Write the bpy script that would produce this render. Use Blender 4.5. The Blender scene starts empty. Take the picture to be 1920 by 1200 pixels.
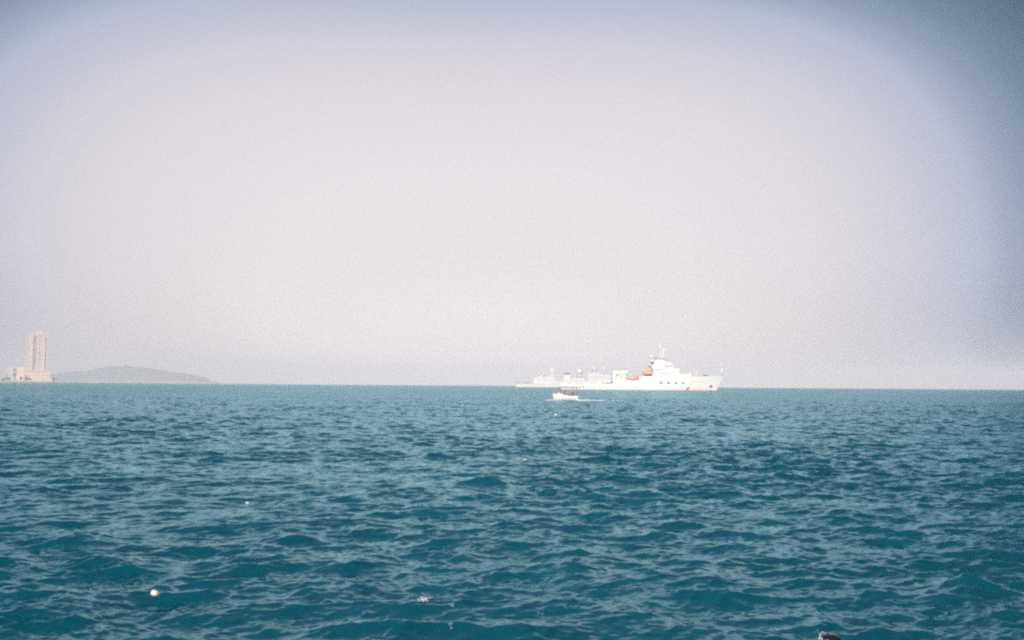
import bpy, bmesh, math, random
import numpy as np
from mathutils import Vector, Matrix, noise as mnoise

R_ = math.radians
sc = bpy.context.scene
COL = sc.collection
REARTH = 6.371e6
H = 3.3                      # eye height above the water
F = 1867.0                   # focal length in pixels of the 1920 px wide frame (35 mm)

# ------------------------------------------------------------------ camera
cam_d = bpy.data.cameras.new('camera')
cam = bpy.data.objects.new('camera', cam_d)
COL.objects.link(cam)
cam_d.sensor_width = 36.0
cam_d.lens = 36.0 * F / 1920.0
cam_d.clip_start = 0.1
cam_d.clip_end = 60000
PITCH = math.atan(123.5 / F) - math.sqrt(2 * H / REARTH)
ROLL = R_(0.42)
cam.matrix_world = (Matrix.Translation((0, 0, H)) @ Matrix.Rotation(math.pi / 2 + PITCH, 4, 'X')
                    @ Matrix.Rotation(ROLL, 4, 'Z'))
sc.camera = cam

def ray(px, py):
    d = Vector(((px - 960) / F, -(py - 600) / F, -1))
    return (cam.matrix_world.to_3x3() @ d).normalized()

# ------------------------------------------------------------------ render look
sc.view_settings.view_transform = 'Standard'
sc.view_settings.look = 'None'
sc.view_settings.gamma = 1
sc.view_settings.exposure = 0
sc.cycles.use_denoising = False
sc.cycles.use_adaptive_sampling = True
sc.cycles.adaptive_threshold = 0.038
sc.cycles.adaptive_min_samples = 56
sc.cycles.pixel_filter_type = 'BLACKMAN_HARRIS'
sc.cycles.filter_width = 2.3
sc.cycles.max_bounces = 5
sc.cycles.volume_bounces = 1
sc.cycles.sample_clamp_direct = 1.8
sc.cycles.sample_clamp_indirect = 1.2
sc.cycles.caustics_reflective = False
sc.cycles.caustics_refractive = False

# ------------------------------------------------------------------ sun and sky
SUN_EL, SUN_AZ = R_(27), R_(196)       # azimuth clockwise from +Y: behind the viewer, to the left
sun_d = bpy.data.lights.new('sun', 'SUN')
sun_d.energy = 5.0
sun_d.angle = R_(0.5)
sun_d.color = (1.0, 0.95, 0.89)
sun = bpy.data.objects.new('sun', sun_d)
COL.objects.link(sun)
sdir = Vector((math.sin(SUN_AZ) * math.cos(SUN_EL), math.cos(SUN_AZ) * math.cos(SUN_EL), math.sin(SUN_EL)))
sun.rotation_euler = sdir.to_track_quat('Z', 'Y').to_euler()
sun.location = (0, 0, 300)

world = bpy.data.worlds.new('World')
sc.world = world
world.use_nodes = True

class NT:
    """small helper to write node graphs as expressions"""
    def __init__(self, tree):
        self.t = tree
        self.n = tree.nodes
        self.n.clear()
    def node(self, kind, **kw):
        nd = self.n.new(kind)
        for k, v in kw.items():
            setattr(nd, k, v)
        return nd
    def link(self, a, b):
        self.t.links.new(a, b)
    def put(self, sock, v):
        if isinstance(v, bpy.types.NodeSocket):
            self.link(v, sock)
        elif v is not None:
            sock.default_value = v
    def math(self, op, a, b=None, c=None, clamp=False):
        nd = self.node('ShaderNodeMath', operation=op, use_clamp=clamp)
        self.put(nd.inputs[0], a)
        if b is not None: self.put(nd.inputs[1], b)
        if c is not None: self.put(nd.inputs[2], c)
        return nd.outputs[0]
    def vmath(self, op, a, b=None, scale=None):
        nd = self.node('ShaderNodeVectorMath', operation=op)
        self.put(nd.inputs[0], a)
        if b is not None: self.put(nd.inputs[1], b)
        if scale is not None: self.put(nd.inputs['Scale'], scale)
        return nd.outputs[0]
    def mix(self, f, a, b, blend='MIX'):
        nd = self.node('ShaderNodeMix', data_type='RGBA', blend_type=blend)
        self.put(nd.inputs[0], f); self.put(nd.inputs[6], a); self.put(nd.inputs[7], b)
        return nd.outputs[2]
    def ramp(self, f, stops, interp='LINEAR'):
        nd = self.node('ShaderNodeValToRGB')
        cr = nd.color_ramp
        cr.interpolation = interp
        while len(cr.elements) < len(stops):
            cr.elements.new(0.5)
        for e, (p, c) in zip(cr.elements, stops):
            e.position = p
            e.color = (*c, 1) if len(c) == 3 else c
        self.put(nd.inputs[0], f)
        return nd.outputs[0]
    def noise(self, vec, scale, detail=2, rough=0.5, col=False, dist=0.0):
        nd = self.node('ShaderNodeTexNoise')
        self.put(nd.inputs['Vector'], vec)
        nd.inputs['Scale'].default_value = scale
        nd.inputs['Detail'].default_value = detail
        nd.inputs['Roughness'].default_value = rough
        nd.inputs['Distortion'].default_value = dist
        return nd.outputs['Color' if col else 'Fac']

w = NT(world.node_tree)
wo = w.node('ShaderNodeOutputWorld')
bg = w.node('ShaderNodeBackground')
sky = w.node('ShaderNodeTexSky', sky_type='NISHITA')
sky.sun_disc = False
sky.sun_elevation = SUN_EL
sky.sun_rotation = SUN_AZ
sky.air_density = 1.3
sky.dust_density = 1.5
sky.ozone_density = 2.0
tc = w.node('ShaderNodeTexCoord')
sep = w.node('ShaderNodeSeparateXYZ')
w.link(tc.outputs['Generated'], sep.inputs[0])
az = w.math('ARCTAN2', sep.outputs[0], sep.outputs[1])
el = w.math('ARCSINE', sep.outputs[2])
# lens corner darkening put into the sky colour: pale mid-view, darker upwards and sideways
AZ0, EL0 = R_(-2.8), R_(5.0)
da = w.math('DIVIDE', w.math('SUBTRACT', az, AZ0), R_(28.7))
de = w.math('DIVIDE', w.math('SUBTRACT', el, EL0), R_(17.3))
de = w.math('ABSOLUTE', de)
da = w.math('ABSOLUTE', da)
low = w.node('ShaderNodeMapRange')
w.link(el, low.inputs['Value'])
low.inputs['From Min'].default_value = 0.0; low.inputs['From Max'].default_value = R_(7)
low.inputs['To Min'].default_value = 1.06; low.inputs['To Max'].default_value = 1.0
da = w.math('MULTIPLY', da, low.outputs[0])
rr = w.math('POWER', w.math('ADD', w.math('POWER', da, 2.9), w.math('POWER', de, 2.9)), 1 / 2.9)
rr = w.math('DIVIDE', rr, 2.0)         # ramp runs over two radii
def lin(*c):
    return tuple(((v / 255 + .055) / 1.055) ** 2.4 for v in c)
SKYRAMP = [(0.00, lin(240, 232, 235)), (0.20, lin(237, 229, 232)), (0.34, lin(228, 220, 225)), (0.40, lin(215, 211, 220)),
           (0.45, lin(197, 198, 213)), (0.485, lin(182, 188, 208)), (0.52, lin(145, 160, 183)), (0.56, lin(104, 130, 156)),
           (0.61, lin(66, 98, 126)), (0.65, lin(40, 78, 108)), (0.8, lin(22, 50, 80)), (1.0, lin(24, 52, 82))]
vignette_sky = w.ramp(rr, SKYRAMP)
nis = w.vmath('SCALE', sky.outputs[0], scale=0.14)
up = w.node('ShaderNodeMapRange', interpolation_type='SMOOTHSTEP')
w.link(el, up.inputs['Value'])
up.inputs['From Min'].default_value = R_(20); up.inputs['From Max'].default_value = R_(32)
up.inputs['To Min'].default_value = 0.06; up.inputs['To Max'].default_value = 0.9
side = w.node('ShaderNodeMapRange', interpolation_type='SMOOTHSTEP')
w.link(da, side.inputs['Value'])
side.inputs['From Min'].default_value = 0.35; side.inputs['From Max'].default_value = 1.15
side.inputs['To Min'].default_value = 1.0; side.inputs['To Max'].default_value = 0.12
tot = w.mix(w.math('MULTIPLY', up.outputs[0], side.outputs[0]), vignette_sky, nis)  # unseen upper sky shaped to darken the sea's reflections at the sides
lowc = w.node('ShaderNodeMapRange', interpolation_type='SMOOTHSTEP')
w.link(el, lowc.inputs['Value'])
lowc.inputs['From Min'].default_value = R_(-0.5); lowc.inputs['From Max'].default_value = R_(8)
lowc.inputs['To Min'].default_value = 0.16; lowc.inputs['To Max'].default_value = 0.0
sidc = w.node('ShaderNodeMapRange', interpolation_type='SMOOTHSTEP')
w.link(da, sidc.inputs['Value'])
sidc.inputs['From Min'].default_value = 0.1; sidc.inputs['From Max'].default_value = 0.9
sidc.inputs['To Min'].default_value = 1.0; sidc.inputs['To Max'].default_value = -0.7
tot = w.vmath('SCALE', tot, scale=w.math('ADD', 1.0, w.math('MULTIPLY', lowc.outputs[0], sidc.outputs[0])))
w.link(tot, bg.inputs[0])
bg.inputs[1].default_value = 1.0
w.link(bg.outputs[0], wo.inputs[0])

# ------------------------------------------------------------------ materials
def mat(name, col, rough=0.6, metal=0.0, spec=None, var=0.12, scale=1.5, stain=None):
    """procedural paint/stone: two scales of tonal variation plus optional streak colour"""
    m = bpy.data.materials.new(name)
    m.use_nodes = True
    g = NT(m.node_tree)
    out = g.node('ShaderNodeOutputMaterial')
    p = g.node('ShaderNodeBsdfPrincipled')
    tcn = g.node('ShaderNodeTexCoord')
    v = tcn.outputs['Object']
    n1 = g.noise(v, scale, 4, 0.6)
    lo = tuple(c * (1 - var) for c in col); hi = tuple(min(1, c * (1 + var)) for c in col)
    c = g.ramp(n1, [(0.3, lo), (0.7, hi)])
    if stain:
        mp = g.node('ShaderNodeMapping'); mp.inputs['Scale'].default_value = (1.2, 1.2, 0.12)
        g.link(v, mp.inputs[0])
        n2 = g.noise(mp.outputs[0], scale * 2.2, 5, 0.65)
        f = g.ramp(n2, [(0.56, (0, 0, 0)), (0.72, (0.5, 0.5, 0.5))])
        c = g.mix(f, c, (*stain, 1))
    g.link(c, p.inputs['Base Color'])
    p.inputs['Roughness'].default_value = rough
    p.inputs['Metallic'].default_value = metal
    if spec is not None: p.inputs['Specular IOR Level'].default_value = spec
    g.link(p.outputs[0], out.inputs[0])
    return m

M = {}
M['white'] = mat('white_paint', (0.88, 0.87, 0.85), 0.45, var=0.02, scale=0.15, stain=(0.78, 0.70, 0.60))
M['cream'] = mat('cream_paint', (0.84, 0.79, 0.66), 0.5, var=0.04, scale=0.2)
M['boot'] = mat('faded_boot_topping', (0.90, 0.74, 0.64), 0.6, var=0.10, scale=0.3)
M['deck'] = mat('deck_paint', (0.34, 0.36, 0.36), 0.7)
M['orange'] = mat('orange_fibreglass', (0.88, 0.45, 0.35), 0.4, var=0.06)
M['red'] = mat('pink_red_cover', (0.85, 0.40, 0.41), 0.5, var=0.08)
M['glass'] = mat('dark_glass', (0.05, 0.055, 0.06), 0.12)
M['dark'] = mat('dark_steel', (0.07, 0.075, 0.085), 0.5)
M['decal'] = mat('faded_grey_lettering', (0.52, 0.53, 0.56), 0.6)
M['navy'] = mat('navy_paint', (0.03, 0.05, 0.16), 0.5)
M['grey'] = mat('naval_grey', (0.72, 0.68, 0.68), 0.55, var=0.05, scale=0.15, stain=(0.70, 0.62, 0.58))
M['greydeck'] = mat('naval_deck', (0.26, 0.26, 0.28), 0.7)
M['radome'] = mat('radome', (0.82, 0.80, 0.76), 0.4, var=0.03)
M['concrete'] = mat('pink_render', (0.82, 0.66, 0.62), 0.8, var=0.07, scale=0.06, stain=(0.50, 0.40, 0.36))
M['pale'] = mat('pale_render', (0.70, 0.60, 0.52), 0.8, var=0.08, scale=0.08, stain=(0.46, 0.40, 0.36))
M['winband'] = mat('blue_window_band', (0.52, 0.54, 0.60), 0.4, scale=0.3)
M['stone'] = mat('seawall_stone', (0.46, 0.42, 0.38), 0.9, var=0.25, scale=0.3)
M['leaf'] = mat('tree_leaves', (0.055, 0.085, 0.05), 0.8, var=0.4, scale=0.5)
M['bark'] = mat('bark', (0.12, 0.09, 0.07), 0.9)
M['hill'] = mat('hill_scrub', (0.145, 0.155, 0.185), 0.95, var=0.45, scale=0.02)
M['shore'] = mat('shore_rock', (0.36, 0.33, 0.30), 0.95, var=0.3, scale=0.05)
M['boatwhite'] = mat('boat_gelcoat', (0.84, 0.82, 0.77), 0.35, var=0.04, scale=1.5, stain=(0.62, 0.56, 0.42))
M['wood'] = mat('thwart_wood', (0.32, 0.20, 0.11), 0.7, scale=4)
M['canvas'] = mat('canopy_canvas', (0.80, 0.78, 0.74), 0.8, var=0.05)
M['trim'] = mat('dark_canopy_trim', (0.26, 0.11, 0.11), 0.7)
M['steel'] = mat('galvanised_tube', (0.50, 0.50, 0.50), 0.35, metal=0.8)
M['skin'] = mat('skin', (0.50, 0.29, 0.20), 0.55, var=0.05, scale=8)
M['hair'] = mat('black_hair', (0.02, 0.017, 0.015), 0.6)
M['jacket'] = mat('orange_lifejacket', (0.85, 0.20, 0.04), 0.65, var=0.06, scale=6)
M['yellow'] = mat('yellow_cap', (0.80, 0.60, 0.22), 0.7, scale=6)
M['shirtw'] = mat('white_shirt', (0.80, 0.79, 0.76), 0.8, var=0.05, scale=6)
M['shirtp'] = mat('purple_shirt', (0.24, 0.16, 0.34), 0.8, scale=6)
M['shirtb'] = mat('blue_shirt', (0.13, 0.28, 0.62), 0.8, scale=6)
M['pants'] = mat('dark_trousers', (0.03, 0.032, 0.045), 0.85, scale=6)
M['foamblock'] = mat('polystyrene_float', (0.84, 0.79, 0.72), 0.75, var=0.06, scale=14, stain=(0.60, 0.47, 0.34))
M['brown_side'] = mat('brown_float_side', (0.20, 0.13, 0.08), 0.7, var=0.3, scale=30)
M['rope'] = mat('wet_rope', (0.12, 0.11, 0.09), 0.8)
M['rubber'] = mat('wet_black_rubber', (0.012, 0.016, 0.014), 0.18, scale=20)
M['foam'] = mat('foam_and_glint', (0.80, 0.84, 0.84), 0.7, var=0.05, scale=20)

# ------------------------------------------------------------------ mesh builders
class MB:
    def __init__(self):
        self.bm = bmesh.new()
        self.mats = []
    def _m(self, m):
        if m not in self.mats: self.mats.append(m)
        return self.mats.index(m)
    def _set(self, faces, m, smooth=False):
        i = self._m(m)
        for f in faces:
            f.material_index = i
            f.smooth = smooth
    def box(self, x0, x1, y0, y1, z0, z1, m):
        return self.prism([(x0, z0), (x1, z0), (x1, z1), (x0, z1)], y0, y1, m)
    def prism(self, prof, y0, y1, m, taper=1.0):
        """profile in x,z pushed from y0 to y1"""
        bm = self.bm
        a = [bm.verts.new((x, y0, z)) for x, z in prof]
        b = [bm.verts.new((x, y1, z)) for x, z in prof]
        n = len(prof); fs = [bm.faces.new(a), bm.faces.new(b[::-1])]
        for i in range(n):
            j = (i + 1) % n
            fs.append(bm.faces.new((a[j], a[i], b[i], b[j])))
        self._set(fs, m)
        return self
    def tube(self, p, q, r0, r1, m, seg=10, smooth=True):
        bm = self.bm
        p, q = Vector(p), Vector(q)
        d = (q - p).normalized()
        u = d.orthogonal().normalized(); v = d.cross(u)
        A, B = [], []
        for k in range(seg):
            t = 2 * math.pi * k / seg
            o = u * math.cos(t) + v * math.sin(t)
            A.append(bm.verts.new(p + o * r0)); B.append(bm.verts.new(q + o * r1))
        fs = []
        for k in range(seg):
            j = (k + 1) % seg
            fs.append(bm.faces.new((A[k], A[j], B[j], B[k])))
        self._set(fs, m, smooth)
        self._set([bm.faces.new(A[::-1]), bm.faces.new(B)], m)
        return self
    def ball(self, c, r, m, sx=1, sy=1, sz=1, sub=2, jit=0.0, seed=0, cut=None):
        g = bmesh.ops.create_icosphere(self.bm, subdivisions=sub, radius=1)
        rnd = random.Random(seed)
        for v in g['verts']:
            k = 1 + rnd.uniform(-jit, jit)
            v.co = Vector((c[0] + v.co.x * r * sx * k, c[1] + v.co.y * r * sy * k, c[2] + v.co.z * r * sz * k))
        fs = set(f for v in g['verts'] for f in v.link_faces)
        self._set(fs, m, True)
        return self
    def loft(self, rings, m, close=True, caps=True, smooth=True):
        bm = self.bm
        V = [[bm.verts.new(p) for p in r] for r in rings]
        fs = []
        for a, b in zip(V, V[1:]):
            n = len(a)
            for i in range(n if close else n - 1):
                j = (i + 1) % n
                try: fs.append(bm.faces.new((a[i], a[j], b[j], b[i])))
                except ValueError: pass
        self._set(fs, m, smooth)
        if caps:
            self._set([bm.faces.new(V[0][::-1]), bm.faces.new(V[-1])], m)
        return V
    def build(self, name, parent=None, bevel=0.0):
        bm = self.bm
        bmesh.ops.recalc_face_normals(bm, faces=bm.faces[:])
        me = bpy.data.meshes.new(name)
        bm.to_mesh(me); bm.free()
        for m in self.mats: me.materials.append(M[m])
        o = bpy.data.objects.new(name, me)
        COL.objects.link(o)
        if parent: o.parent = parent
        if bevel:
            b = o.modifiers.new('bevel', 'BEVEL'); b.width = bevel; b.segments = 2; b.limit_method = 'ANGLE'
        return o

def tag(o, label=None, cat=None, group=None, kind=None):
    if label: o['label'] = label
    if cat: o['category'] = cat
    if group: o['group'] = group
    if kind: o['kind'] = kind
    return o

def empty(name, loc, rz=0.0, **kw):
    o = bpy.data.objects.new(name, None)
    COL.objects.link(o)
    o.empty_display_size = 0.3
    o.location = loc
    o.rotation_euler = (0, 0, rz)
    return tag(o, **kw)

def drop(x, y):
    return -(x * x + y * y) / (2 * REARTH)

def axis_scale(px, py):
    """how much a photo px is worth across and upwards for a face turned to the viewer, relative to distance / F"""
    d = ray(px, py); c = math.cos(math.atan2(d.x, d.y))
    return c * c, c

def spot(px, py, D):
    """point of the sea level at distance D in the direction of a photo column"""
    d = ray(px, py)
    k = D / math.hypot(d.x, d.y)
    x, y = d.x * k, d.y * k
    return x, y, drop(x, y)

# ------------------------------------------------------------------ sea
rng = np.random.default_rng(11)
LAMS = np.geomspace(0.10, 9.0, 165)
LAMS = LAMS * rng.uniform(0.97, 1.03, LAMS.size)
KS = 2 * np.pi / LAMS
KP = 2 * np.pi / 3.5
SL = 0.0255 * np.exp(-0.7 * (KP / KS) ** 2) * (1.0 + 0.25 * np.exp(-((np.log(LAMS / 3.0)) / 0.7) ** 2))
SL = SL * np.interp(np.log(LAMS), np.log([.1, .5, 1.2, 2.2, 6, 9]), [1.1, 1.25, 1.1, 1.1, 1.25, 1.3]) * rng.uniform(0.7, 1.3, LAMS.size)
AMP = SL / KS
spread = np.where(LAMS > 1.5, 0.70, 0.90)
TH = -np.pi / 2 + 0.18 + spread * rng.standard_normal(LAMS.size)      # wind waves run towards the viewer
DX, DY = np.cos(TH), np.sin(TH)
PH = rng.uniform(0, 2 * np.pi, LAMS.size)
CHOP = 1.05
# a few steeper humps seen in the near water: photo column, row, half-width m, half-depth m, height m
HUMPS = [(185, 1052, .75, .40, .17), (505, 925, .5, .35, .10), (1075, 1060, 1.0, .38, .17), (1215, 1075, .5, .35, .10),
         (1820, 1095, .85, .42, .20), (900, 1178, .95, .40, .15), (760, 1182, .5, .3, .10), (990, 975, .8, .4, .14),
         (1360, 1110, .8, .4, .13), (905, 898, .9, .5, .14), (1010, 908, .8, .5, .13), (1110, 922, .8, .45, .13),
         (420, 1085, 1.0, .4, .12), (570, 1002, .7, .4, .13), (1240, 1000, .8, .4, .13), (1560, 1085, 1.4, .4, .10),
         (1700, 1045, 1.3, .5, .10), (210, 905, .8, .5, .12), (1290, 845, .9, .7, .14), (640, 1178, .9, .3, .08)]
HP = []
for (hx, hy, a, b, c) in HUMPS:
    d = ray(hx, hy + 8); t = -H / d.z
    HP.append((d.x * t, d.y * t, a * .8, b * .9, c * .9))

def sea_field(x, y, lod=None):
    """displaced surface of parameter points x, y (float arrays)"""
    X = x.astype(np.float32).copy(); Y = y.astype(np.float32).copy()
    Z = (-(x * x + y * y) / (2 * REARTH)).astype(np.float32)
    gust = (1.0 + 0.22 * np.sin(0.11 * x + 0.05 * y + 1.0) * np.sin(0.063 * y - 0.04 * x + 2.0)
            + 0.12 * np.sin(0.31 * x - 0.17 * y)).astype(np.float32)
    x64 = x.astype(np.float64); y64 = y.astype(np.float64)
    for k, a, dx, dy, p in zip(KS, AMP, DX, DY, PH):
        if lod is not None:
            wgt = np.clip((2 * np.pi / k) / (2.0 * lod) - 0.5, 0, 1).astype(np.float32)
            if not wgt.any(): continue
        else:
            wgt = np.float32(1)
        th = np.mod(k * (dx * x64 + dy * y64) + p, 2 * np.pi).astype(np.float32)
        aw = wgt * gust * np.float32(a)
        c = np.cos(th); s = np.sin(th)
        Z += aw * c
        X -= aw * np.float32(CHOP * dx) * s
        Y -= aw * np.float32(CHOP * dy) * s
    for (hx, hy, a, b, c) in HP:
        u = (x - hx) / a; v = (y - hy) / b
        g = np.exp(-u * u - v * v)
        Z += (c * g).astype(np.float32)
        Y += (-0.35 * b * v * g).astype(np.float32)
    return X, Y, Z

# polar sheet: fine rings and columns where the water is seen, coarse behind, one mesh out past the horizon
rings = [1.6]
while rings[-1] < 14500:
    r = rings[-1]
    q = 0.012 if r < 9 else (0.0030 if r < 60 else (0.0036 if r < 260 else 0.010))
    rings.append(r * (1 + q))
rings = np.array(rings)
front = np.linspace(-R_(34), R_(34), 1500)
back = np.linspace(R_(34), 2 * np.pi - R_(34), 200)[1:-1]
azs = np.concatenate([front, back])
NR, NC = rings.size, azs.size
RR, AA = np.meshgrid(rings, azs, indexing='ij')
x0 = (RR * np.sin(AA)).ravel(); y0 = (RR * np.cos(AA)).ravel()
step_r = np.gradient(rings)
step_a = np.abs(np.diff(np.append(azs, azs[0] + 2 * np.pi)))
LOD = np.maximum(np.repeat(step_r[:, None], NC, 1), RR * np.where(np.arange(NC) < 1500, front[1] - front[0], 0.03)[None, :]).ravel()
LOD = np.minimum(LOD, 4.0)
SX, SY, SZ = [], [], []
CH = 400000
for i in range(0, x0.size, CH):
    a, b, c = sea_field(x0[i:i + CH], y0[i:i + CH], LOD[i:i + CH])
    SX.append(a); SY.append(b); SZ.append(c)
co = np.stack([np.concatenate(SX), np.concatenate(SY), np.concatenate(SZ)], 1).astype(np.float32)
# slope the grid is too coarse to carry there (waves shorter than the local spacing)
lost = np.zeros(x0.size, np.float32)
for k, s in zip(KS, SL):
    wgt = np.clip((2 * np.pi / k) / (2.0 * LOD) - 0.5, 0, 1)
    lost += (s * s / 2 * (1 - wgt * wgt)).astype(np.float32)
lost = np.sqrt(lost)
cen = NR * NC
co = np.vstack([co, np.array([[0, 0, 0]], np.float32)])
ii, jj = np.meshgrid(np.arange(NR - 1), np.arange(NC), indexing='ij')
j2 = (jj + 1) % NC
quads = np.stack([ii * NC + j2, (ii + 1) * NC + j2, (ii + 1) * NC + jj, ii * NC + jj], -1).reshape(-1, 4)
tris = np.stack([np.full(NC, cen), (np.arange(NC) + 1) % NC, np.arange(NC)], -1)
me = bpy.data.meshes.new('water')
nq, nt = len(quads), len(tris)
me.vertices.add(len(co)); me.vertices.foreach_set('co', co.ravel())
me.loops.add(nq * 4 + nt * 3)
me.loops.foreach_set('vertex_index', np.concatenate([quads.ravel(), tris.ravel()]).astype(np.int32))
me.polygons.add(nq + nt)
ls = np.concatenate([np.arange(nq) * 4, nq * 4 + np.arange(nt) * 3]).astype(np.int32)
me.polygons.foreach_set('loop_start', ls)
me.update(calc_edges=True)
me.polygons.foreach_set('use_smooth', np.ones(nq + nt, bool))
at = me.attributes.new('fine_slope', 'FLOAT', 'POINT')
at.data.foreach_set('value', np.append(lost, 0).astype(np.float32))
me.update()
water = bpy.data.objects.new('water', me)
COL.objects.link(water)
tag(water, kind='structure')
del quads, ii, jj, RR, AA

wm = bpy.data.materials.new('sea_water')
wm.use_nodes = True
g = NT(wm.node_tree)
out = g.node('ShaderNodeOutputMaterial')
geo = g.node('ShaderNodeNewGeometry')
pos = geo.outputs['Position']
def slopes(scale, detail, sx=1.0):
    mp = g.node('ShaderNodeMapping'); mp.inputs['Scale'].default_value = (sx, 1, 1)
    g.link(pos, mp.inputs[0])
    c = g.noise(mp.outputs[0], scale, detail, 0.6, col=True)
    return g.vmath('MULTIPLY', g.vmath('SUBTRACT', c, (0.5, 0.5, 0.5)), (1, 1, 0))
attr = g.node('ShaderNodeAttribute', attribute_name='fine_slope')
ls_ = attr.outputs['Fac']
gustn = g.noise(pos, 0.22, 3, 0.6)
fine = g.vmath('SCALE', slopes(8.0, 3, 0.42), scale=g.math('MULTIPLY_ADD', gustn, 2.2, -0.45))                 # capillary ripples everywhere
med = g.vmath('SCALE', slopes(1.6, 5, 0.7), scale=g.math('MULTIPLY', ls_, 8.0))
big = g.vmath('SCALE', slopes(0.30, 2, 0.6), scale=g.math('MULTIPLY', ls_, 3.5))
sm = g.vmath('ADD', g.vmath('ADD', fine, med), big)
nrm = g.vmath('NORMALIZE', g.vmath('ADD', geo.outputs['Normal'], sm))
patch = g.noise(pos, 0.05, 3, 0.5)
bc = g.ramp(patch, [(0.35, (0.002, 0.074, 0.108)), (0.65, (0.003, 0.088, 0.124))])
dif = g.node('ShaderNodeBsdfDiffuse'); g.link(bc, dif.inputs[0])
glo = g.node('ShaderNodeBsdfGlossy'); glo.inputs['Color'].default_value = (0.56, 0.90, 1.0, 1)
glo.inputs['Roughness'].default_value = 0.09
g.link(nrm, glo.inputs['Normal'])
fr = g.node('ShaderNodeFresnel'); fr.inputs['IOR'].default_value = 1.45
g.link(g.vmath('NORMALIZE', g.vmath('ADD', geo.outputs['Normal'], g.vmath('SCALE', sm, scale=0.85))), fr.inputs['Normal'])
mx = g.node('ShaderNodeMixShader')
g.link(fr.outputs[0], mx.inputs[0]); g.link(dif.outputs[0], mx.inputs[1]); g.link(glo.outputs[0], mx.inputs[2])
g.link(mx.outputs[0], out.inputs[0])
me.materials.append(wm)

def hit(px, py):
    """first point where the view ray through a photo pixel meets the waves"""
    d = ray(px, py)
    t0 = H / -d.z
    t = np.linspace(t0 * 0.8, t0 * 1.2, 900)
    X, Y, Zr = d.x * t, d.y * t, H + d.z * t
    gx, gy = X.copy(), Y.copy()
    for _ in range(5):
        a, b, c = sea_field(gx, gy)
        gx += X - a; gy += Y - b
    a, b, c = sea_field(gx, gy)
    k = np.argmax(Zr <= c)
    return Vector((X[k], Y[k], float(c[k])))

def surf(x, y):
    X = np.atleast_1d(np.asarray(x, float)); Y = np.atleast_1d(np.asarray(y, float))
    gx, gy = X.copy(), Y.copy()
    for _ in range(5):
        a, b, c = sea_field(gx, gy)
        gx += X - a; gy += Y - b
    return sea_field(gx, gy)[2]

# ------------------------------------------------------------------ far island
def island(name, pxa, pxb, D, prof, depth, m):
    """long low hill: prof = heights in photo px along its length"""
    cx_, cz_ = axis_scale((pxa + pxb) / 2, 716)
    s = D / F * cz_
    n, mm = 150, 26
    bm = bmesh.new(); V = []
    xc, yc, zc = spot((pxa + pxb) / 2, 716, D)
    ang = math.atan2(xc, yc)
    for i in range(n + 1):
        u = i / n
        k = u * (len(prof) - 1); a = int(min(k, len(prof) - 2)); f = k - a; f = f * f * (3 - 2 * f)
        hgt = (prof[a] * (1 - f) + prof[a + 1] * f) * s
        row = []
        for j in range(mm + 1):
            v = j / mm
            wv = max(0.0, math.sin(math.pi * v)) ** 0.75
            x = (u - 0.5) * (pxb - pxa) * D / F * cx_; y = (v - 0.5) * depth
            nz = mnoise.fractal(Vector((x * 0.012, y * 0.012, 3)), 1.0, 2.0, 5)
            nz2 = mnoise.noise(Vector((x * 0.08, y * 0.08, 9)))
            z = hgt * wv * (1 + 0.13 * nz) + (nz2 * 3.0 if wv > 0.3 and hgt > 8 else 0) - 3 + 3 * wv
            row.append(bm.verts.new((x, y, z)))
        V.append(row)
    for i in range(n):
        for j in range(mm):
            f = bm.faces.new((V[i][j], V[i + 1][j], V[i + 1][j + 1], V[i][j + 1])); f.smooth = True
    me = bpy.data.meshes.new(name); bm.to_mesh(me); bm.free()
    me.materials.append(M[m])
    o = bpy.data.objects.new(name, me); COL.objects.link(o)
    o.location = (xc, yc, zc); o.rotation_euler = (0, 0, -ang)
    return o

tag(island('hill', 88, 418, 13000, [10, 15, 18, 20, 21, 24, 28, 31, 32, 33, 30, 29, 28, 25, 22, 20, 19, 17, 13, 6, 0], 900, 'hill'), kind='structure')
tag(island('shore', 150, 405, 12400, [2, 4, 5, 4, 5, 6, 4, 5, 4, 5, 6, 5, 5, 4, 2], 160, 'shore'), kind='structure')

# ------------------------------------------------------------------ waterfront with the tower
DT = 3000.0
CXT, CZT = axis_scale(68, 716)
ST = DT / F * CXT
tx, ty, tz = spot(65.6, 716, DT)
TANG = -math.atan2(tx, ty)
def tloc(px, dep=0.0):
    """local offsets along the waterfront turned to world"""
    x = (px - 68) * ST
    c, s = math.cos(TANG), math.sin(TANG)
    return Vector((tx + x * c - dep * s, ty + x * s + dep * c, tz))
def tz_(py):         # photo row to height above the quay line
    return (715.5 - py) * DT / F * CZT

lm = MB()
rnd = random.Random(5)
prof = [(-110 * ST, -4), (-110 * ST, 3.0)]
for k in range(41):
    prof.append(((-100 + k * 3.33) * ST, 3.6 + rnd.uniform(-.5, .9)))
prof += [(38 * ST, 3.0), (42 * ST, 1.0), (46 * ST, -4)]
lm.prism(prof, 0, 260, 'shore')
land = lm.build('land'); land.location = tloc(68, 0); land.rotation_euler = (0, 0, TANG)
tag(land, kind='structure')
sw = MB()
for k in range(46):
    a = (-106 + k * 3.05) * ST
    sw.box(a, a + 3.05 * ST - 0.15, -3.0, -0.2, -4, 4.2 + 0.3 * ((k * 7) % 3), 'stone')
seawall = sw.build('seawall'); seawall.location = tloc(68, 0); seawall.rotation_euler = (0, 0, TANG)
tag(seawall, 'long pale stone seawall along the shore below the tall tower', 'seawall')

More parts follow.
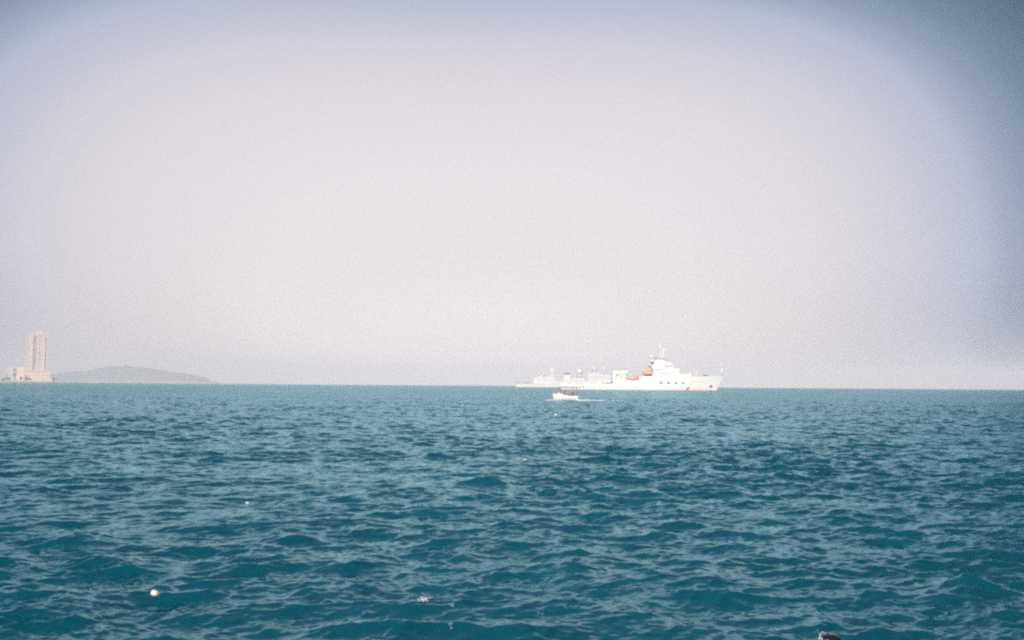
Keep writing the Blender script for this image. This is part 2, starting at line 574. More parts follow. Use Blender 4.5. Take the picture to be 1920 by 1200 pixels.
def floors(mb, x0, x1, y0, y1, z0, z1, m, n, sill=0.9, depth=0.5):
    """wall slab bands with recessed window bands, all in one wing"""
    hgt = (z1 - z0) / n
    for i in range(n):
        a = z0 + i * hgt
        mb.box(x0, x1, y0, y1, a, a + hgt * 0.62, m)
        mb.box(x0 + depth, x1 - depth, y0 + depth, y1 - depth, a + hgt * 0.62, a + hgt, m)
    mb.box(x0, x1, y0, y1, z1, z1 + 1.5, m)

t = empty('tower_block', tloc(68, 30), TANG, label='tall pinkish high rise tower with vertical dark recesses on a stepped podium at far left', cat='tower')
def X(px): return (px - 68) * ST
base = tz_(702)
wings = [(48.2, 51.4, 627.5, 1.6), (53.8, 62.8, 624.6, 0), (67.2, 72.2, 624.2, 3), (76.6, 85.6, 624.6, 0), (86.6, 89.4, 629, 1.6)]
for (a, b, top, back_) in wings:
    mb = MB()
    n = 42
    z1 = tz_(top); hgt = (z1 - 3) / n
    for i in range(n):
        zz = 3 + i * hgt
        mb.box(X(a), X(b), back_, 30 - back_, zz, zz + hgt * 0.66, 'concrete')
        mb.box(X(a) + .5, X(b) - .5, back_ + .35, 30 - back_ - .35, zz + hgt * 0.66, zz + hgt, 'pale')
    mb.box(X(a) - .3, X(b) + .3, back_ - .3, 30 - back_ + .3, z1, z1 + 2.2, 'concrete')
    mb.build('wing', t)
for (a, b, top) in [(51.4, 53.8, 630), (62.8, 67.2, 626.5), (72.2, 76.6, 626.5), (85.6, 86.6, 631)]:
    mb = MB(); z1 = tz_(top); n = 42; hgt = (z1 - 3) / n
    for i in range(n):
        mb.box(X(a) + .002, X(b) - .002, 2.0, 26, 3 + i * hgt, 3 + (i + .84) * hgt, 'winband')
        mb.box(X(a) + .002, X(b) - .002, 1.8, 26.4, 3 + (i + .84) * hgt, 3 + (i + 1) * hgt, 'pale')
    mb.build('window_strip', t)
mb = MB()
mb.box(X(62.5), X(80.5), 9, 21, tz_(624) + 2.2, tz_(621), 'pale').box(X(66), X(77), 10, 20, tz_(621), tz_(618), 'concrete')
mb.tube((X(71.5), 15, tz_(618)), (X(71.5), 15, tz_(614.5)), .5, .2, 'pale')
mb.build('roof_house', t)
mb = MB()
for (a, b, z0, z1, f) in [(60, 100.5, 3, tz_(706.5), -12), (50, 96.5, tz_(706.5), tz_(699.5), -8), (47, 95.5, tz_(699.5), tz_(692.5), -5)]:
    zz = z0
    while zz < z1 - 1:
        h2 = min(4.0, z1 - zz)
        mb.box(X(a), X(b), f, 34, zz, zz + h2 * .6, 'concrete')
        mb.box(X(a) + .6, X(b) - .6, f + .6, 33.4, zz + h2 * .6, zz + h2, 'pale')
        zz += h2
    mb.box(X(a) - .4, X(b) + .4, f - .4, 34.4, z1 - .8, z1 + .003, 'concrete')
mb.build('podium', t)

def block(name, px0, px1, top, dep, nfl, label, m='pale', hipped=False, bays=6):
    o = empty(name, tloc((px0 + px1) / 2, dep), TANG, label=label, cat='building', group='low buildings beside the tower')
    hw = (px1 - px0) / 2 * ST; z1 = tz_(top)
    mb = MB(); mb.box(-hw, hw, 0, 16, 2.5, z1, m); mb.build('wall', o)
    fl = (z1 - 4) / nfl
    for i in range(nfl):
        for k in range(bays):
            cx = -hw + (k + .5) * 2 * hw / bays
            wb = MB(); wb.box(cx - hw / bays * .55, cx + hw / bays * .55, -.06, .2, 4 + i * fl + fl * .3, 4 + i * fl + fl * .8, 'winband')
            wb.build('window', o)
    rb = MB()
    if hipped:
        rb.loft([[(-hw - .6, -.6, z1), (hw + .6, -.6, z1), (hw + .6, 16.6, z1), (-hw - .6, 16.6, z1)],
                 [(-hw * .5, 6, z1 + 4), (hw * .5, 6, z1 + 4), (hw * .5, 10, z1 + 4), (-hw * .5, 10, z1 + 4)]], 'boot', smooth=False)
    else:
        rb.box(-hw - .4, hw + .4, -.4, 16.4, z1, z1 + 1, 'concrete').box(-hw * .3, hw * .2, 5, 11, z1 + 1, z1 + 3.5, m)
    rb.build('roof', o)
block('apartment_block', -9, 3, 691, 40, 8, 'cream apartment block cut by the left edge of the picture', 'pale', bays=5)
block('apartment_block', 15.5, 25.5, 688.5, 60, 9, 'narrow pale block standing between the edge building and the tower', 'pale', bays=4)
block('apartment_block', 32.5, 46.5, 689.5, 45, 8, 'pinkish block directly against the left side of the tower', 'concrete', True, bays=6)

def tree(px, hgt, dep, wid, label, seed):
    o = empty('broadleaf_tree', tloc(px, dep) + Vector((0, 0, 3)), 0, label=label, cat='tree', group='trees on the waterfront')
    rnd = random.Random(seed)
    tb = MB(); tb.tube((0, 0, -.5), (.3, 0, hgt * .55), .5, .25, 'bark')
    for k in range(5):
        a = rnd.uniform(0, 6.28)
        tb.tube((.2, 0, hgt * .35), (math.cos(a) * wid * .3, math.sin(a) * wid * .3, hgt * rnd.uniform(.6, .8)), .22, .08, 'bark', 6)
    tb.build('trunk', o)
    cb = MB(); bm = cb.bm; fs = []
    clumps = [(rnd.gauss(0, wid * .24), rnd.gauss(0, wid * .24), hgt * rnd.uniform(.35, .88), rnd.uniform(.12, .24) * wid) for _ in range(16)]
    for k in range(1500):
        c = rnd.choice(clumps)
        v = Vector((rnd.gauss(0, 1), rnd.gauss(0, 1), rnd.gauss(0, .8))).normalized() * c[3] * rnd.uniform(.5, 1.1)
        q = Vector(c[:3]) + v
        a = Vector((rnd.uniform(-1, 1), rnd.uniform(-1, 1), rnd.uniform(-1, 1))) * .5
        b = Vector((rnd.uniform(-1, 1), rnd.uniform(-1, 1), rnd.uniform(-1, 1))) * .5
        fs.append(bm.faces.new([bm.verts.new(q), bm.verts.new(q + a), bm.verts.new(q + b)]))
    cb._set(fs, 'leaf'); cb.build('crown', o)
for args in [(50.5, 15, 10, 13, 'rounded dark tree in front of the tower podium', 1),
             (42, 14, 12, 7, 'slim tree just left of the rounded dark tree before the tower', 2),
             (20, 12, 14, 13, 'low spreading tree in front of the narrow pale block', 3),
             (29.5, 38, 70, 10, 'tall tree rising between the two low blocks left of the tower', 4),
             (9, 10, 16, 12, 'low tree beside the building at the left edge', 5),
             (103.5, 13, 20, 12, 'dark tree right of the tower podium at the end of the waterfront', 6)]:
    tree(*args)

# ------------------------------------------------------------------ ships
def rail(mb, pts, hgt, m='white', step=2.5, r=0.05):
    for p, q in zip(pts, pts[1:]):
        p, q = Vector(p), Vector(q); L = (q - p).length; n = max(1, int(L / step))
        for k in range(n + 1):
            a = p.lerp(q, k / n); mb.tube(a, a + Vector((0, 0, hgt)), r, r, m, 5)
        for z in (hgt, hgt * .55):
            mb.tube(p + Vector((0, 0, z)), q + Vector((0, 0, z)), r, r, m, 5)

def hull(sheer, keel_x, beam, mtop, mboot, bootz, zlow=-3.0, flare=0.92):
    """sheer: list of (x, deck z) stern to bow; the stem rakes from keel_x to the last sheer point"""
    mb = MB(); xs0, xs1 = sheer[0][0], sheer[-1][0]
    n = 60; R = []
    def deck(u):
        x = xs0 + (xs1 - xs0) * u
        for (a, za), (b, zb) in zip(sheer, sheer[1:]):
            if a <= x <= b: return x, za + (zb - za) * (x - a) / max(b - a, 1e-6)
        return xs1, sheer[-1][1]
    ztop_max = sheer[-1][1]
    zs_rel = [0, .3, .6, .8, 1]
    us = [i / n for i in range(n + 1)]
    for brk in sheer[1:-1]: us.append((brk[0] - xs0) / (xs1 - xs0))
    us = sorted(us)
    for u in us:
        xd, zd = deck(u)
        levels = [zlow, bootz] + [bootz + (zd - bootz) * q for q in (.35, .7, 1)]
        port, star = [], []
        for z in levels:
            k = (z - zlow) / (ztop_max - zlow)
            xe = keel_x + (xs1 - keel_x) * max(0, (z - 0) / ztop_max)      # stem position at this height
            x = xs0 + (xe - xs0) * u
            uu = u
            f = 1.0
            if uu > 0.62: f = max(0.0, 1 - ((uu - .62) / .38) ** (1.7 + .9 * k))
            if uu < 0.10: f = min(f, .80 + 2.0 * uu)
            w_ = beam / 2 * f * (flare + (1 - flare) * k)
            port.append((x, -w_, z)); star.append((x, w_, z))
        R.append((port, star))
    V = []
    bm = mb.bm
    for port, star in R:
        V.append(([bm.verts.new(p) for p in port], [bm.verts.new(p) for p in star]))
    ft, fb, fd = [], [], []
    for (a, b), (c, d) in zip(V, V[1:]):
        for i in range(4):
            (fb if i == 0 else ft).append(bm.faces.new((a[i], c[i], c[i + 1], a[i + 1])))
            (fb if i == 0 else ft).append(bm.faces.new((b[i], b[i + 1], d[i + 1], d[i])))
        fd.append(bm.faces.new((a[4], c[4], d[4], b[4])))
    p0, s0 = V[0]
    for i in range(4):
        (fb if i == 0 else ft).append(bm.faces.new((p0[i], p0[i + 1], s0[i + 1], s0[i])))
    bmesh.ops.remove_doubles(bm, verts=bm.verts[:], dist=0.02)
    mb._set([f for f in ft if f.is_valid], mtop); mb._set([f for f in fb if f.is_valid], mboot)
    mb._set([f for f in fd if f.is_valid], 'deck' if mtop == 'white' else 'greydeck')
    return mb

DS = 850.0; CXS, CZS = axis_scale(1204, 730); SS = DS / F * CXS
wx, wy, wz = spot(1204, 730, DS)
WANG = -math.atan2(wx, wy)
ship = empty('survey_ship', (wx, wy, wz), WANG, label='large white ship with tall bridge, mast and pale radome, bow to the right', cat='ship')
def sx(px): return (px - 1204) * SS
def sz(py): return (732 - py) * DS / F * CZS
BM = 17.0; HB = BM / 2
hull([(sx(1051), sz(722)), (sx(1146), sz(721.5)), (sx(1166), sz(717)), (sx(1186), sz(711)), (sx(1204), sz(709)), (sx(1285), sz(708)), (sx(1300), sz(706.5)), (sx(1355.3), sz(704.6))],
     sx(1341), BM, 'white', 'boot', sz(727.2)).build('hull', ship)
def hby(px, z):
    """half breadth of the white hull at a photo column and height"""
    x = sx(px); zt = sz(704.6); xs0, xs1 = sx(1051), sx(1355.3)
    k = (z + 3) / (zt + 3); xe = sx(1341) + (xs1 - sx(1341)) * max(0, z / zt)
    u = (x - xs0) / (xe - xs0); f = 1.0
    if u > .62: f = max(0, 1 - ((u - .62) / .38) ** (1.7 + .9 * k))
    return HB * f * (.92 + .08 * k)
for px_ in (1238.8, 1252.4, 1265.8, 1278.8):
    mb = MB(); a = sx(px_)
    y_ = -hby(px_, sz(718.6))
    mb.box(a - 1.05, a + 1.05, y_ - .06, y_ + .5, sz(720.3), sz(716.9), 'dark')
    mb.box(a - 1.3, a + 1.3, y_ - .10, y_ + .4, sz(716.9), sz(716.4), 'white')
    mb.box(a - .06, a + .06, y_ - .09, y_ + .4, sz(720.3), sz(716.9), 'white')
    mb.build('hull_opening', ship)
mb = MB(); mb.box(sx(1327), sx(1333.4), -hby(1330, sz(724)) - .12, -hby(1330, sz(724)) + 1, sz(726.2), sz(722.3), 'dark')
mb.build('anchor_recess', ship)
def decal(name, quads, m, dpth=.07):
    """raised flat marking following the plating"""
    mb = MB(); bm = mb.bm; fs = []
    for q in quads:
        a = [bm.verts.new((sx(px), -hby(px, sz(py)) - dpth, sz(py))) for px, py in q]
        b = [bm.verts.new((sx(px), -hby(px, sz(py)) + .3, sz(py))) for px, py in q]
        n = len(a); fs += [bm.faces.new(a), bm.faces.new(b[::-1])]
        for i in range(n):
            fs.append(bm.faces.new((a[i], b[i], b[(i + 1) % n], a[(i + 1) % n])))
    mb._set(fs, m); return mb.build(name, ship)
decal('hull_slash', [[(1285.8, 731.4), (1288.2, 731.4), (1292.3, 726), (1289.9, 726)]], 'navy', .09)
decal('hull_slash', [[(1283.6, 731.4), (1284.5, 731.4), (1288.6, 726), (1287.7, 726)]], 'red', .08)
decal('emblem', [[(1296.4, 718.6), (1298.2, 718.6), (1298.2, 716.4), (1296.4, 716.4)]], 'decal')
for a_, b_2, y0_, y1_ in [(1305.2, 1305.9, 718.4, 715.4), (1308.4, 1310.4, 717.0, 716.2), (1311.2, 1313.4, 717, 715.9), (1314.4, 1316.2, 716.9, 716.1), (1317.2, 1319, 716.8, 715.9)]:
    decal('hull_letter', [[(a_, y0_), (b_2, y0_), (b_2, y1_), (a_, y1_)]], 'decal')
for px_ in (1087.6, 1094):
    mb = MB(); y_ = -hby(px_, sz(727.4)); mb.box(sx(px_ - 1.6), sx(px_ + 1.6), y_ - .1, y_ + 1.5, sz(729.3), sz(725.6), 'deck'); mb.build('hull_opening', ship)
# superstructure tiers
def tier(name, a, b, y0, y1, hw, m='white', win=None, slope=0.0, parent=ship):
    mb = MB()
    mb.prism([(sx(a), sz(y0)), (sx(b), sz(y0)), (sx(b) - slope, sz(y1)), (sx(a), sz(y1))], -hw, hw, m)
    mb.box(sx(a) - .25, sx(b) - slope + .25, -hw - .25, hw + .25, sz(y1) - .22, sz(y1), m)
    o = mb.build(name, parent)
    if win:
        n, wa, wb_, wz0, wz1 = win
        for k in range(n):
            c = sx(wa + (wb_ - wa) * (k + .5) / n); ww = abs(sx(wb_) - sx(wa)) / n * .30
            q = MB(); q.box(c - ww, c + ww, -hw - .06, -hw + .3, sz(wz1), sz(wz0), 'glass'); q.build('window', o)
    return o
tier('deckhouse', 1222.5, 1275, 708.6, 699.5, 7.4, win=(9, 1238, 1256, 700.6, 702.2))
tier('deckhouse', 1225, 1273, 699.5, 691.5, 6.8, win=(6, 1226, 1246, 694.5, 696))
tier('bridge', 1221.5, 1262.5, 691.5, 684.6, 7.2, win=(10, 1245, 1261, 687, 689), slope=.8)
tier('bridge', 1226, 1261, 684.6, 680.4, 5.2, slope=2.0)
tier('funnel_housing', 1226.5, 1246, 680.4, 676, 4.0, slope=.3)
tier('deckhouse', 1275, 1294, 708, 698.5, 5.5, 'cream', win=(4, 1277, 1292, 700, 701.4))
mb = MB(); rail(mb, [(sx(1275.5), -5.2, sz(698.5)), (sx(1293.5), -5.2, sz(698.5))], 1.1)
rail(mb, [(sx(1225.5), -6.6, sz(691.5)), (sx(1272.5), -6.6, sz(691.5))], 1.1)
rail(mb, [(sx(1264), -6.6, sz(699.5)), (sx(1274.5), -7.2, sz(699.5))], 1.1)
rail(mb, [(sx(1052), -6.8, sz(722)), (sx(1066), -7.9, sz(722)), (sx(1145), -8.3, sz(721.5))], 1.2)
rail(mb, [(sx(1300), -6.2, sz(706.4)), (sx(1322), -3.8, sz(705.9)), (sx(1352), -.4, sz(704.7))], 1.1)
mb.build('railing', ship)
# main mast
mb = MB()
for (ax, ay) in ((1238.2, -1.4), (1238.2, 1.4), (1245.2, -1.4), (1245.2, 1.4)):
    tipx = 1238.6 if ax < 1240 else 1242.5
    mb.tube((sx(ax), ay, sz(676)), (sx(tipx), ay * .4, sz(659)), .48, .36, 'white', 6)
for k, yy in enumerate((672, 667.5, 663, 659)):
    f = (676 - yy) / 17; a = 1238 + .5 * f; b = 1245.5 - 2.8 * f
    mb.box(sx(a) - .7, sx(b) + .9, -1.6 + f * .6, 1.6 - f * .6, sz(yy) - .15, sz(yy) + .15, 'white')
for yy in (674, 669.7, 665.2, 661):
    mb.tube((sx(1238.4), -1.1, sz(yy + 1.9)), (sx(1244), -.9, sz(yy - 1.9)), .12, .12, 'white', 5)
mb.tube((sx(1238.3), 0, sz(660)), (sx(1237.6), 0, sz(646.5)), .65, .48, 'white', 8)
mb.tube((sx(1242.8), 0, sz(659)), (sx(1243), 0, sz(653.5)), .18, .1, 'white', 6)
mb.tube((sx(1234.5), 0, sz(664)), (sx(1246), 0, sz(663.6)), .14, .14, 'white', 6)
mb.build('mast', ship)
mb = MB(); mb.box(sx(1241), sx(1247.4), -.25, .25, sz(657.2), sz(656.3), 'white').tube((sx(1244.5), 0, sz(659)), (sx(1244.5), 0, sz(657.2)), .2, .2, 'white'); mb.build('radar_scanner', ship)
mb = MB(); mb.box(sx(1236), sx(1240), -.8, .8, sz(672.8), sz(671.8), 'dark'); mb.build('radar_scanner', ship)
mb = MB(); mb.ball((sx(1222), -2, sz(670.5)), 1.45, 'radome', sz=1.25).tube((sx(1222), -2, sz(673)), (sx(1223), -2, sz(684.6)), .5, .8, 'white')
mb.build('radome', ship)
mb = MB(); mb.tube((sx(1229.5), -1, sz(676)), (sx(1229.5), -1, sz(673)), .25, .25, 'dark').box(sx(1228), sx(1232), -1.6, -.4, sz(673), sz(671.4), 'dark'); mb.build('searchlight', ship)
for (a, b) in ((1223, 681), (1218.6, 689)):
    mb = MB(); mb.box(sx(a) - 1.5, sx(a) + 1.6, -4, -2, sz(b) - .45, sz(b) + .45, 'dark').tube((sx(a), -3, sz(b)), (sx(a) + 1.8, -3, sz(b + 3)), .2, .25, 'dark')
    mb.build('winch_arm', ship)
mb = MB(); mb.tube((sx(1305), -1, sz(706.5)), (sx(1305), -1, sz(698)), .75, .55, 'cream').tube((sx(1305), -1, sz(698)), (sx(1305.2), -1, sz(691)), .22, .12, 'cream')
mb.tube((sx(1305), -1, sz(699)), (sx(1293), -1, sz(702)), .25, .2, 'cream'); mb.build('foredeck_crane', ship)
mb = MB(); mb.tube((sx(1352), 0, sz(705)), (sx(1351.6), 0, sz(690)), .55, .42, 'white').tube((sx(1351.6), 0, sz(690)), (sx(1351.5), 0, sz(682)), .36, .26, 'white')
mb.tube((sx(1352), 0, sz(698)), (sx(1348), 0, sz(704.9)), .12, .12, 'white'); mb.build('jackstaff', ship)
mb = MB(); mb.box(sx(1318), sx(1325), -1.6, 1.6, sz(705.8), sz(703.4), 'dark').tube((sx(1327), -1.4, sz(704.6)), (sx(1327), 1.4, sz(704.6)), .5, .5, 'dark'); mb.build('windlass', ship)
# aft hangar frame and its open bay
mb = MB()
mb.prism([(sx(1149), sz(703.5)), (sx(1174.5), sz(703.5)), (sx(1180.5), sz(696.6)), (sx(1149), sz(696.6))], -7.0, 7.0, 'cream')
mb.build('hangar_roof', ship)
mb = MB()
mb.box(sx(1149.5), sx(1155.5), -6.8, 6.8, sz(721.4), sz(703.5) - .003, 'white').box(sx(1170.5), sx(1173), -6.8, 6.8, sz(717.5), sz(703.5) - .003, 'white')
mb.box(sx(1155.5), sx(1170.5), -6.2, 6.5, sz(720.5), sz(703.5) - .004, 'cream')
mb.box(sx(1155.5) + .01, sx(1170.5) - .01, -7.0, -6.6, sz(720.5), sz(713.5), 'white')
mb.build('hangar_frame', ship)
mb = MB(); mb.box(sx(1156), sx(1159), -6.5, -6, sz(706.6), sz(705), 'dark').box(sx(1163), sx(1168), -6.3, -6, sz(712.5), sz(707.5), 'decal'); mb.build('hangar_door', ship)
mb = MB(); mb.tube((sx(1147), -5, sz(722)), (sx(1147), -5, sz(718)), .9, .9, 'dark').tube((sx(1148), -6.5, sz(721.6)), (sx(1148), -6.5, sz(697)), .15, .12, 'steel'); mb.build('mooring_winch', ship)
mb = MB(); mb.tube((sx(1184), -4, sz(711)), (sx(1183.2), -4, sz(702)), .45, .3, 'cream').tube((sx(1183.2), -4, sz(702.5)), (sx(1190), -4.5, sz(705)), .2, .15, 'cream'); mb.build('davit', ship)
mb = MB(); mb.tube((sx(1226), -5.5, sz(707)), (sx(1222.5), -8, sz(694)), .35, .3, 'dark').tube((sx(1207), -5.5, sz(709)), (sx(1207), -8, sz(694)), .3, .25, 'white'); mb.tube((sx(1207), -6.5, sz(694.3)), (sx(1222.5), -6.5, sz(694.3)), .2, .2, 'white')
mb.build('davit', ship)
mb = MB(); mb.box(sx(1204), sx(1222.5), -6.5, 6.5, sz(709.2), sz(706.6), 'white').box(sx(1208), sx(1222.5), -3, 3, sz(706.6), sz(698), 'cream'); mb.build('boat_deck', ship)
# stern deck equipment
mb = MB()
mb.box(sx(1118), sx(1128), -5, 0, sz(721.7), sz(717.5), 'cream').box(sx(1100), sx(1106), -3, 2, sz(721.9), sz(718.5), 'white')
mb.tube((sx(1070), -2, sz(722)), (sx(1070), -2, sz(716.5)), .35, .3, 'white').build('deck_gear', ship)

def lifeboat(name, px, py, L, Hh, m, label, cabin, yy):
    o = empty(name, (0, 0, 0), WANG, label=label, cat='lifeboat')
    loc = Vector((sx(px), yy, sz(py)))
    o.location = Vector((wx, wy, wz)) + Matrix.Rotation(WANG, 3, 'Z') @ loc
    mb = MB(); rings = []
    for i in range(13):
        u = i / 12; f = (1 - abs(2 * u - 1) ** 2.6) ** .5 if 0 < u < 1 else .12
        f = max(.12, f); x = (u - .5) * L
        rings.append([(x, -1.35 * f, Hh * .55), (x, -1.1 * f, Hh * .22), (x, 0, Hh * .02 + (1 - f) * Hh * .3), (x, 1.1 * f, Hh * .22), (x, 1.35 * f, Hh * .55)])
    mb.loft(rings, m, caps=True); mb.build('hull', o)
    cb = MB(); rings = []
    c0, c1 = cabin
    for i in range(9):
        u = i / 8; f = max(.35, (1 - abs(2 * u - 1) ** 3) ** .5 if 0 < u < 1 else .35); x = (c0 + (c1 - c0) * u) * L
        rings.append([(x, -1.25 * f, Hh * .56), (x, -1.1 * f, Hh * (.56 + .34 * f)), (x, 0, Hh * (.58 + .44 * f)), (x, 1.1 * f, Hh * (.56 + .34 * f)), (x, 1.25 * f, Hh * .56)])
    cb.loft(rings, m); cb.build('canopy', o)
    rb = MB(); rb.tube((-L * .45, -1.32, Hh * .5), (L * .42, -1.34, Hh * .5), .09, .09, 'canvas', 6); rb.build('grab_line', o)
    return o
lifeboat('lifeboat', 1214.3, 705.0, 9.4, 4.9, 'orange', 'orange enclosed lifeboat slung behind the white ship bridge', (-.44, .44), -6.9)
lifeboat('lifeboat', 1186.8, 714.6, 11.0, 4.3, 'red', 'pinkish red open boat lower on the white ship deck near the hangar', (.0, .42), -8.4)

# grey naval ship behind
DW = 1700.0; SW = DW / F * .997
nx, ny, nz_ = spot(1060, 726, DW)
NANG = -math.atan2(nx, ny)
ns = empty('naval_ship', (nx, ny, nz_), NANG, label='pale grey naval ship with dark capped funnel and domes, half hidden behind the white ship', cat='ship')
def gx(px): return (px - 1060) * SW
def gz(py): return (726.3 - py) * SW
hull([(gx(968), gz(720)), (gx(998), gz(719.8)), (gx(1040), gz(718.6)), (gx(1100), gz(717.6)), (gx(1172), gz(713))], gx(1166), 19, 'grey', 'grey', gz(724.9)).build('hull', ns)
def ntier(name, a, b, y0, y1, hw, s0=0., s1=0., m='grey'):
    mb = MB(); mb.prism([(gx(a), gz(y0)), (gx(b), gz(y0)), (gx(b) - s1, gz(y1)), (gx(a) + s0, gz(y1))], -hw, hw, m)
    mb.box(gx(a) + s0 - .3, gx(b) - s1 + .3, -hw - .3, hw + .3, gz(y1) - .4, gz(y1), m)
    return mb
ntier('', 1005, 1043, 719.6, 712, 7.5, 1, 0).build('superstructure', ns)
ntier('', 1008, 1041, 712, 706.5, 6, 1.5, .5).build('superstructure', ns)
ntier('', 1009, 1017, 706.5, 704, 4, .5, .5).build('superstructure', ns)
ntier('', 1023, 1039.5, 706.5, 704.3, 4, 2, .5).build('superstructure', ns)
ntier('', 1033.5, 1038.5, 704.3, 699.5, 2.5, .8, .8).build('radar_tower', ns)
ntier('', 1043, 1101, 718.4, 714.3, 6.5).build('superstructure', ns)
ntier('', 1072, 1096, 714.3, 708, 5, 2, 1).build('superstructure', ns)
ntier('', 1101, 1146, 718, 709, 8, 0, 1).build('superstructure', ns)
ntier('', 1101.5, 1145, 709, 701.5, 7, .8, 3).build('bridge', ns)
ntier('', 1106, 1125, 701.5, 697.5, 5, 1.5, 2).build('bridge', ns)
mb = MB()
for k in range(14):
    c = gx(1106 + k * 2.6); mb.box(c - .7, c + .7, -7.55, -6.4, gz(706.3), gz(705.3), 'decal')
mb.build('window', ns)
mb = MB(); mb.loft([[(gx(1056) , -4.5, gz(714.3)), (gx(1070.5), -4.5, gz(714.3)), (gx(1070.5), 4.5, gz(714.3)), (gx(1056), 4.5, gz(714.3))],
                    [(gx(1057.3), -3.6, gz(702.2)), (gx(1068.7), -3.6, gz(702.2)), (gx(1068.7), 3.6, gz(702.2)), (gx(1057.3), 3.6, gz(702.2))]], 'grey', smooth=False)
fn = mb.build('funnel', ns)
mb = MB(); mb.loft([[(gx(1057), -3.8, gz(702.2)), (gx(1069), -3.8, gz(702.2)), (gx(1069), 3.8, gz(702.2)), (gx(1057), 3.8, gz(702.2))],
                    [(gx(1057.8), -3.4, gz(699.6)), (gx(1068), -3.4, gz(699.6)), (gx(1068), 3.4, gz(699.6)), (gx(1057.8), 3.4, gz(699.6))]], 'dark', smooth=False)
mb.build('funnel_cap', fn)
for (a, b, r) in ((1012, 700.6, 2.2), (1020.3, 701, 2.2), (1087, 697.3, 4.6), (1132, 692.5, 2.6)):
    mb = MB(); mb.ball((gx(a), -2, gz(b)), r, 'radome', sub=3).tube((gx(a), -2, gz(b) - r * .8), (gx(a), -2, gz(b) - r - (6 if r > 4 else (7.5 if a > 1100 else 2.5))), r * .5, r * .65, 'grey')
    mb.build('radome', ns)
mb = MB(); mb.loft([[(gx(1035) + 4 * math.cos(q) * s, -1.5 + dpt, gz(694) + 4.3 * math.sin(q) * s) for q in [k * math.pi / 8 for k in range(16)]] for s, dpt in ((1, 0), (1.0, .4), (.5, 1.6))], 'grey')
mb.tube((gx(1035), 0, gz(694)), (gx(1035.5), 0, gz(700)), .6, .9, 'grey'); mb.tube((gx(1035), -1.5, gz(694)), (gx(1035), -4, gz(694)), .15, .15, 'dark'); mb.build('radar_dish', ns)
mb = MB()
for ax, ay in ((1109.5, -2), (1109.5, 2), (1118.5, -2), (1118.5, 2)):
    mb.tube((gx(ax), ay, gz(697.5)), (gx(1112.3 if ax < 1112 else 1115.5), ay * .3, gz(682)), .9, .6, 'grey', 6)
for yy in (694, 690.5, 687, 683.5):
    f = (697.5 - yy) / 15.5; mb.box(gx(1108.5 + 2.5 * f), gx(1119.5 - 2.5 * f), -2.4 + f, 2.4 - f, gz(yy) - .3, gz(yy) + .3, 'grey')
mb.tube((gx(1107), 0, gz(686)), (gx(1121), 0, gz(686)), .25, .25, 'grey'); mb.tube((gx(1114), 0, gz(683)), (gx(1114), 0, gz(677.0)), .8, .5, 'grey')
mb.build('mast', ns)
mb = MB(); mb.tube((gx(1103), -3, gz(701.5)), (gx(1103), -3, gz(698.7)), .9, .9, 'grey').box(gx(1102), gx(1106), -3.8, -2.2, gz(700), gz(698), 'radome'); mb.build('gun_director', ns)
mb = MB(); mb.loft([[(gx(1000), -2.2, gz(719.6)), (gx(1006.5), -2.2, gz(719.6)), (gx(1006.5), 2.2, gz(719.6)), (gx(1000), 2.2, gz(719.6))],
                    [(gx(1000.8), -1.6, gz(712)), (gx(1006.5), -1.6, gz(706)), (gx(1006.5), 1.6, gz(706)), (gx(1000.8), 1.6, gz(712))]], 'grey', smooth=False)
mb.tube((gx(1002), 0, gz(712)), (gx(1001), 0, gz(706)), .5, .4, 'grey'); mb.build('launcher', ns)
mb = MB(); rail(mb, [(gx(969), -7.2, gz(720)), (gx(998), -8.6, gz(719.9))], 1.6, 'dark', 3, .12); mb.box(gx(985), gx(992), -3, 1, gz(720), gz(718.3), 'greydeck'); mb.build('railing', ns)
mb = MB(); mb.tube((gx(968.6), 0, gz(720)), (gx(964.6), 0, gz(713)), .25, .18, 'dark'); mb.build('flagstaff', ns)

